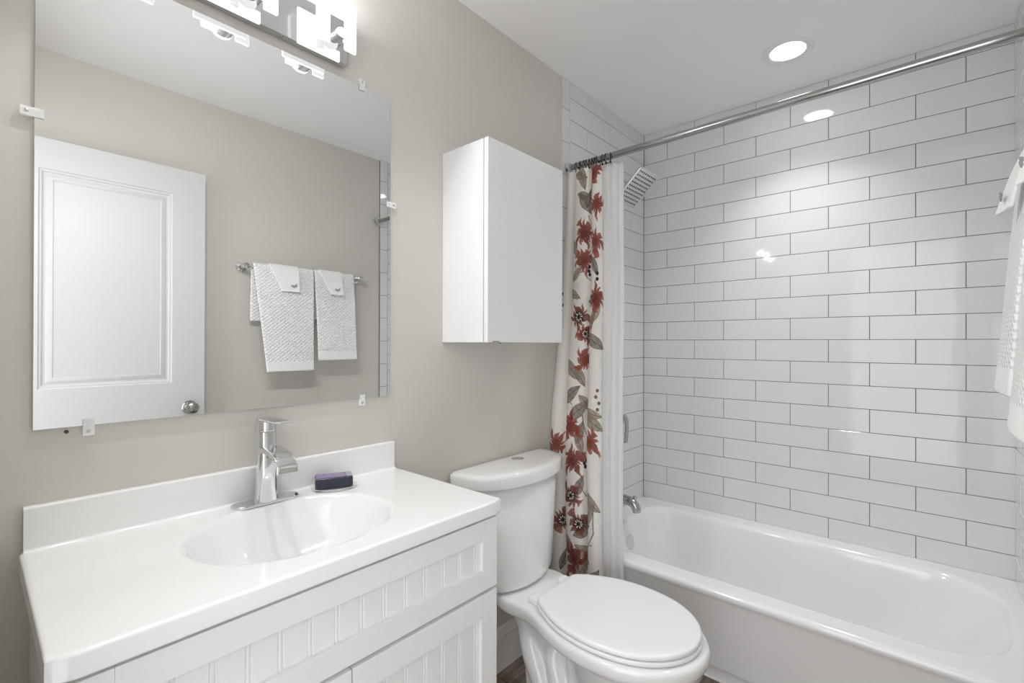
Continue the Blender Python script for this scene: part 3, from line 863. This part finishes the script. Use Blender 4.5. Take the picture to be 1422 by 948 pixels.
    for sgn in (-1, 1):
        bm = nbm(); add_lathe(bm, (0.45, TY + sgn * 0.130, 0.0), (0, 0, 1), [(0.014, 0), (0.014, 0.012), (0.010, 0.02), (0, 0.022)], 20)
        fixn(bm); obj('bolt_cap', bm, m_plastic, t)
toilet()

# ------------------------------------------------------------------ RECESSED LIGHT
def downlight():
    x, y = 0.829, 2.267
    t = thing('recessed_light', 'round lit recessed light in the ceiling above the tub', 'ceiling light', (x, y, HC))
    bm = nbm()
    prof = [(0.066, 0.0), (0.066, 0.003), (0.070, 0.0045), (0.088, 0.0055), (0.096, 0.004), (0.0985, 0.0)]
    rings = [[(x + r * math.cos(2 * math.pi * k / 64), y + r * math.sin(2 * math.pi * k / 64), HC - 0.0002 - h) for k in range(64)] for r, h in prof]
    loft(bm, rings, True, False, False); fixn(bm); obj('trim_ring', bm, m_ringtrim, t, angle=60)
    bm = nbm(); add_lathe(bm, (x, y, HC - 0.0002), (0, 0, -1), [(0.0655, 0), (0.0655, 0.0022), (0.05, 0.0035), (0.0, 0.004)], 64)
    fixn(bm); obj('lens', bm, m_lens, t)
    lamp_light('downlight_beam', (x, y, HC - 0.007), (0, 0, -1), 0.06, DOWN_W, 95)
downlight()

# ------------------------------------------------------------------ SHOWER ROD, RINGS, CURTAIN, LINER
RZ = 2.100
m_rod = mat('grey_chrome', (0.42, 0.42, 0.42), 0.12, metal=1.0)
def rod_y(x): return 1.845 - 0.030 * x / 1.524
def shower_rod():
    t = thing('shower_rod', 'long chrome shower curtain rod across the tub', 'curtain rod', (0.003, rod_y(0), RZ))
    bm = nbm(); add_tube(bm, [(0.008, rod_y(0.008), RZ), (0.78, rod_y(0.78), RZ)], 0.0145, 24)
    add_tube(bm, [(0.76, rod_y(0.76), RZ), (1.519, rod_y(1.519), RZ)], 0.0137, 24)
    fixn(bm); obj('rod_tube', bm, m_rod, t)
    for x, s in ((0.0035, 1), (1.5235, -1)):
        bm = nbm(); add_lathe(bm, (x, rod_y(x), RZ), (s, 0, 0), [(0.026, 0), (0.026, 0.006), (0.018, 0.010), (0.016, 0.022), (0.0, 0.022)], 28)
        fixn(bm); obj('rod_flange', bm, m_chrome_sh, t)
shower_rod()

BOT = [(.010,1.708),(.022,1.697),(.045,1.693),(.068,1.703),(.083,1.727),(.095,1.704),(.115,1.692),(.15,1.688),(.18,1.697),(.193,1.729),(.205,1.703),(.225,1.694),(.247,1.697),(.262,1.715),(.255,1.74),(.225,1.748),(.19,1.745)]
TOP = [(.016,1.842),(.022,1.834),(.032,1.829),(.043,1.833),(.053,1.85),(.061,1.834),(.075,1.827),(.10,1.824),(.125,1.831),(.138,1.852),(.147,1.834),(.16,1.828),(.175,1.829),(.189,1.841),(.186,1.857),(.172,1.862),(.15,1.862)]
FLORA = [(0.296,2.040,'f'),(0.318,1.892,'f'),(0.198,1.769,'F'),(0.312,1.724,'f'),(0.201,1.650,'F'),(0.311,1.482,'f'),(0.214,1.324,'x'),(0.216,1.211,'f'),(0.328,1.048,'s'),(0.158,0.929,'F'),(0.298,0.870,'f'),(0.051,0.850,'f'),(0.171,0.786,'F'),(0.162,0.638,'c'),(0.073,0.515,'c'),(0.198,0.525,'c'),(0.175,0.376,'F'),(0.179,1.399,'C'),(0.03,1.468,'s'),(0.165,2.040,'l'),(0.226,1.932,'l'),(0.196,1.942,'l'),(0.150,1.171,'L'),(0.199,1.142,'l'),(0.151,1.063,'L'),(0.196,0.999,'L'),(0.312,1.413,'l'),(0.310,1.290,'L'),(0.284,1.374,'l'),(0.281,1.458,'l'),(0.304,0.954,'L'),(0.205,0.910,'l'),(0.233,1.028,'l'),(0.303,0.989,'l'),(0.291,0.628,'L'),(0.275,0.564,'L'),(0.232,0.500,'L'),(0.235,0.401,'L'),(0.220,0.352,'L'),(0.200,0.683,'l'),(0.136,1.710,'l'),(0.157,1.591,'l'),(0.203,0.865,'l'),(0.081,0.347,'l'),(0.142,0.436,'l'),
    (0.13,0.25,'c'),(0.21,0.22,'F'),(0.30,0.30,'L'),(0.29,0.2,'f'),(0.18,2.03,'L'),(0.205,1.905,'L'),(0.25,1.95,'L'),(0.14,1.50,'l'),(0.30,1.62,'l')]

def np_cr(P, n):
    return np.array([(v.x, v.y) for v in catmull([(a, b, 0) for a, b in P], n)])

def paint(S, Z):
    """watercolour flowers, leaves and berries on cream cloth; S across, Z up, in metres of cloth"""
    rng = np.random.default_rng(3)
    col = np.empty(S.shape + (3,)); col[:] = (0.80, 0.765, 0.73)
    wob = np.sin(S * 190 + 1.3 * np.sin(Z * 77)) * np.sin(Z * 143 + 2 * np.sin(S * 61)) * 0.5 + np.sin(S * 420 + Z * 310) * 0.25
    wash = np.exp(-((S - 0.05) / 0.05) ** 2)
    col *= (1 - 0.03 * (wob > 0.2))[..., None]
    def mix(mask, c):
        mask = np.clip(mask, 0, 1)[..., None]
        col[:] = col * (1 - mask) + np.array(c) * mask
    def stem(p, q, w):
        p, q = np.array(p), np.array(q); d = q - p; L2 = d @ d
        t = np.clip(((S - p[0]) * d[0] + (Z - p[1]) * d[1]) / L2, 0, 1)
        dist = np.hypot(S - p[0] - t * d[0] + 0.004 * np.sin(t * 3.1), Z - p[1] - t * d[1])
        mix((dist < w) * 0.85, (0.13, 0.095, 0.08))
    for p, q in (((0.245, 0.35), (0.31, 0.50)), ((0.262, 0.43), (0.30, 0.45)), ((0.31, 0.50), (0.315, 0.62)), ((0.275, 1.27), (0.33, 1.47)), ((0.215, 0.98), (0.238, 0.90)), ((0.15, 1.03), (0.205, 1.0)), ((0.20, 0.70), (0.235, 0.64)), ((0.20, 1.60), (0.24, 1.56)), ((0.22, 1.85), (0.25, 1.80))):
        stem(p, q, 0.0028)
    for s0, z0, k in FLORA:
        if k in 'lL':
            a = rng.uniform(0.2, 1.4) * rng.choice([-1, 1]); L, B = ((0.066, 0.026) if k == 'L' else (0.052, 0.019))
            u = (S - s0) * math.cos(a) + (Z - z0) * math.sin(a); v = -(S - s0) * math.sin(a) + (Z - z0) * math.cos(a)
            w = B * (1 - np.clip(np.abs(u) / L, 0, 1) ** 2) * (1 - 0.25 * u / L)
            ins = (np.abs(v) < w) & (np.abs(u) < L)
            base = np.array([(0.24, 0.19, 0.145), (0.17, 0.14, 0.12), (0.29, 0.23, 0.165)][rng.integers(3)])
            mix(ins * (0.82 + 0.16 * wob), base)
            mix(ins & (np.abs(v) < 0.0013), base * 0.6)
            mix(ins & (np.abs(v) > w - 0.0018), base * 0.75)
        elif k == 's':
            for j in range(4):
                mix((np.hypot(S - s0 - 0.008 * math.sin(j * 2.1), Z - z0 - 0.026 * (j - 1.5)) < 0.0075) * 0.9, (0.16, 0.06, 0.05))
    for s0, z0, k in FLORA:
        if k in 'fFcCx':
            Rr = {'f': 0.058, 'F': 0.068, 'c': 0.064, 'C': 0.070, 'x': 0.055}[k]
            ds, dz = (S - s0), (Z - z0) / (1.25 if k in 'fF' else 1.05)
            r = np.hypot(ds, dz); th = np.arctan2(dz, ds) + rng.uniform(0, 6)
            npet = int(rng.integers(7, 10))
            th = th + 0.22 * np.sin(S * 95 + s0 * 400) + 0.15 * np.sin(Z * 120)
            ph = (th * npet / (2 * math.pi)) % 1.0
            pid = np.floor(th * npet / (2 * math.pi)) % npet
            plen = 0.80 + 0.22 * np.sin(pid * 2.7 + s0 * 50)          # petals of unequal length
            tip = 1 - np.abs(2 * ph - 1)                               # 1 on the petal axis
            edge = Rr * plen * (0.55 + 0.52 * tip ** 0.8) * (1 + 0.05 * np.sin(th * 31))
            ins = r < edge
            red = np.array([(0.235, 0.048, 0.030), (0.20, 0.042, 0.030), (0.26, 0.062, 0.040)][rng.integers(3)])
            if k in 'cC': red = np.array((0.19, 0.062, 0.048))
            rim = np.clip((r / np.maximum(edge, 1e-4) - 0.55) / 0.45, 0, 1)
            mix(ins * (0.90 + 0.10 * wob), red * 1.1)
            mix(ins * rim * (0.45 + 0.3 * wob), (0.42, 0.17, 0.12))    # washed-out petal tips
            mix(ins & (tip < 0.16) & (r > 0.3 * Rr), red * 0.5)
            mix(ins * np.clip(0.7 - rim, 0, 1) * 0.6, red * 0.7)
            if k in 'cCx':
                cr_ = r / Rr
                mix(ins & (cr_ < 0.30), (0.035, 0.025, 0.025))
                mix((np.abs(cr_ - 0.2) < 0.07) & (np.cos(th * 9) > 0.2), (0.75, 0.70, 0.62))
                mix((cr_ < 0.40) & (cr_ > 0.30) & (np.cos(th * 15) > 0.3), (0.05, 0.03, 0.03))
            else:
                mix((r < 0.25 * Rr) * 0.5, red * 0.55)
    for s0, z0 in ((0.231, 1.62), (0.234, 1.585), (0.229, 1.60), (0.318, 1.585), (0.318, 1.56), (0.226, 0.78), (0.231, 0.765), (0.24, 0.79)):
        mix(np.hypot(S - s0, Z - z0) < 0.0085, (0.035, 0.03, 0.03))
    return np.clip(col, 0, 1)

def cloth(name, top, bot, z1, z0, nu, nv, m, zk=0.85, hem=0.006, printed=False):
    T, B = np_cr(top, nu), np_cr(bot, nu)
    S = np.r_[0, np.cumsum(np.hypot(*np.diff(B, axis=0).T))]
    Z = np.linspace(z1, z0, nv)
    k = np.clip((z1 - Z) / (z1 - zk), 0, 1)
    P = T[None] * (1 - k)[:, None, None] + B[None] * k[:, None, None]
    # loose hang: slow sway of the folds
    sway = 0.0022 * np.sin(Z * 5.1)[:, None] + 0.0012 * np.sin(Z[:, None] * 11 + S[None] * 30)
    V = np.dstack([P[..., 0] + sway * 0.6, P[..., 1] + sway, np.repeat(Z[:, None], nu, 1)])
    me = bpy.data.meshes.new(name)
    idx = np.arange(nu * nv).reshape(nv, nu)
    F = np.stack([idx[:-1, :-1], idx[1:, :-1], idx[1:, 1:], idx[:-1, 1:]], -1).reshape(-1, 4)
    me.from_pydata(V.reshape(-1, 3).tolist(), [], F.tolist())
    me.polygons.foreach_set('use_smooth', [True] * len(me.polygons))
    me.materials.append(m)
    if printed:
        SS, ZZ = np.meshgrid(S, Z)
        col = paint(SS, ZZ).reshape(-1, 3)
        a = me.color_attributes.new('print', 'FLOAT_COLOR', 'POINT')
        a.data.foreach_set('color', np.c_[col, np.ones(len(col))].ravel())
    o = bpy.data.objects.new(name, me); C.objects.link(o)
    md = o.modifiers.new('thickness', 'SOLIDIFY'); md.thickness = 0.0012; md.offset = 0
    return o

cur = cloth('shower_curtain', TOP, BOT, 2.072, 0.10, 420, 1100, m_print, printed=True)
place(cur)
tag(cur, 'cream shower curtain printed with red-brown flowers, gathered at the wall', 'shower curtain')

LT = [(.020,1.868),(.05,1.874),(.08,1.866),(.11,1.876),(.14,1.872),(.17,1.880),(.198,1.876),(.210,1.850),(.222,1.842),(.232,1.862),(.242,1.845),(.255,1.842),(.266,1.862),(.276,1.858),(.281,1.868)]
LB = [(.020,1.764),(.05,1.775),(.08,1.764),(.12,1.776),(.16,1.766),(.20,1.778),(.225,1.770),(.250,1.764),(.268,1.756),(.278,1.772),(.288,1.752),(.304,1.748),(.316,1.770),(.325,1.764),(.332,1.772)]
lin = cloth('curtain_liner', LT, LB, 2.070, 0.13, 160, 160, m_liner)
place(lin)
tag(lin, 'plain white curtain liner hanging beside the floral shower curtain', 'curtain liner')

ordinal = ['first', 'second', 'third', 'fourth', 'fifth', 'sixth', 'seventh', 'eighth', 'ninth', 'tenth', 'eleventh', 'twelfth']
def ring_proto():
    t = thing('curtain_ring', 'x', 'curtain ring', (0, 0, 0), 'dark curtain rings bunched on the shower rod')
    bm = nbm(); add_torus(bm, (0, 0, -0.006), (1, 0.15, 0), 0.0205, 0.0017)
    obj('ring_wire', bm, m_dark, t)
    bm = nbm(); r = bmesh.ops.create_uvsphere(bm, u_segments=14, v_segments=8, radius=0.0048)
    for v in bm.verts: v.co += Vector((0.0015, -0.008, -0.0285))
    obj('hook_bead', bm, m_dark, t)
    return t
proto = ring_proto()
RX = [0.058, 0.070, 0.083, 0.097, 0.110, 0.124, 0.139, 0.153, 0.168, 0.196, 0.216, 0.232]
for i, x in enumerate(RX):
    if i == 0: r = proto
    else:
        r = proto.copy(); C.objects.link(r)
        for ch in proto.children:
            c2 = ch.copy(); c2.parent = r; C.objects.link(c2)
    r.location = (x, rod_y(x), RZ)
    r.rotation_euler = (0, 0, R(random.uniform(-28, 28)))
    r['label'] = f'dark wire curtain ring on the chrome rod, {ordinal[i]} of the bunch from the wall'
r = None

# ------------------------------------------------------------------ TOWEL BAR AND TOWELS (right wall)
BX, BZ = 1.455, 1.690
def towel_bar():
    t = thing('towel_bar', 'chrome towel bar on the beige wall facing the mirror', 'towel bar', (1.533, 1.314, BZ))
    bm = nbm(); add_tube(bm, [(BX, 0.968, BZ), (BX, 1.648, BZ)], 0.008, 20)
    fixn(bm); obj('bar', bm, m_chrome, t)
    for y in (0.968, 1.648):
        bm = nbm(); add_lathe(bm, (1.533, y, BZ), (-1, 0, 0), [(0.025, 0), (0.025, 0.006), (0.013, 0.012), (0.0115, 0.070), (0.015, 0.075), (0.015, 0.088), (0.0, 0.090)], 28)
        fixn(bm); obj('bar_post', bm, m_chrome, t)
towel_bar()

def towel(name, label, group, y0, y1, zf, zb, prof_front, m, thick, yskew=(0, 0), nv=90, nu=30, z_in=0.0, twist=0.0):
    """cloth folded over the bar: front layer falls to zf, back layer to zb; prof_front(z) = x of the front layer"""
    bm = nbm(); uvl = bm.loops.layers.uv.new('UVMap')
    rr = 0.0085 + thick * 0.5 + z_in
    path = []
    L = BZ - zf
    n1 = 46
    for i in range(n1): # front, hem upward
        z = zf + L * i / (n1 - 1)
        path.append((prof_front(z) , z, 0))
    for i in range(1, 12): # over the bar
        a = math.pi * i / 12
        path.append((BX - rr * math.cos(a), BZ + rr * math.sin(a), 1))
    n2 = 24
    for i in range(n2):
        z = BZ - (BZ - zb) * i / (n2 - 1)
        path.append((min(BX + rr + 0.02 * (1 - math.exp(-(BZ - z) * 4)), 1.515), z, 2))
    acc = 0; rows = []; prev = None
    for x, z, k in path:
        if prev: acc += math.hypot(x - prev[0], z - prev[1])
        prev = (x, z)
        row = []
        for j in range(nu):
            v = j / (nu - 1)
            s = max(0.0, min(1.0, (BZ - z) / max(L, 1e-3)))
            a, b = y0 + (yskew[0] * s if k == 0 else 0), y1 + (yskew[1] * s if k == 0 else 0)
            ripple = 0.0035 * math.sin(v * 5 + z * 7) * s
            row.append((bm.verts.new((x + ripple + (twist * s * (1 - v) ** 1.5 if k == 0 else 0), a + (b - a) * v, z)), v * (b - a), acc))
        rows.append(row)
    for a, b in zip(rows[:-1], rows[1:]):
        for j in range(nu - 1):
            q = (a[j], a[j + 1], b[j + 1], b[j])
            f = bm.faces.new([w[0] for w in q])
            for lp, w in zip(f.loops, q): lp[uvl].uv = (w[1], w[2])
    fixn(bm)
    o = obj(name, bm, m, None, angle=180)
    md = o.modifiers.new('thickness', 'SOLIDIFY'); md.thickness = thick; md.offset = 0
    b2 = o.modifiers.new('round', 'BEVEL'); b2.width = thick * 0.4; b2.segments = 3; b2.limit_method = 'ANGLE'; b2.angle_limit = R(60)
    place(o)
    tag(o, label, 'towel', group)
    return o

def flare(x_top, x_bot, zbot):
    return lambda z: x_top + (x_bot - x_top) * max(0.0, (BZ - z) / (BZ - zbot)) ** 0.85
xt = BX - 0.0085 - 0.0065
near = towel('hand_towel', 'white textured hand towel on the bar, longer one nearer the door', 'textured hand towels on the towel bar', 0.998, 1.327, 1.125, 1.40, flare(xt, 1.392, 1.125), m_towel, 0.013, (0.055, -0.02))
far = towel('hand_towel', 'white textured hand towel on the bar, shorter one nearer the tub', 'textured hand towels on the towel bar', 1.332, 1.583, 1.18, 1.42, flare(xt, 1.394, 1.18), m_towel, 0.013, (0.006, 0.0))
xt2 = xt - 0.0135
def over(label, y0, y1, zf, xb, skew):
    o = towel('fingertip_towel', label, 'small towels laid over the hand towels', y0, y1, zf, zf + 0.02, flare(xt2, xb, zf), m_terry, 0.006, skew, nu=16, z_in=0.0135, twist=0.020)
    return o
f1 = over('small white fingertip towel over the longer hand towel', 1.080, 1.235, 1.566, 1.394, (0.055, -0.008))
f2 = over('small white fingertip towel over the shorter hand towel', 1.360, 1.497, 1.568, 1.388, (0.055, -0.008))
for o, y, z, x in ((f1, 1.195, 1.600, 1.395), (f2, 1.452, 1.600, 1.391)):
    bm = nbm()
    for a, b, c in ((-0.010, 0.0, 0.007), (0.0, -0.005, 0.009), (0.010, 0.001, 0.007), (0.013, 0.009, 0.004)):
        rr_ = bmesh.ops.create_uvsphere(bm, u_segments=10, v_segments=6, radius=1.0)
        for v in rr_['verts']: v.co = Vector((x + v.co.x * 0.002, y + a + v.co.y * c, z + b + v.co.z * c * 0.7))
    obj('embroidered_motif', bm, m_navy, o)
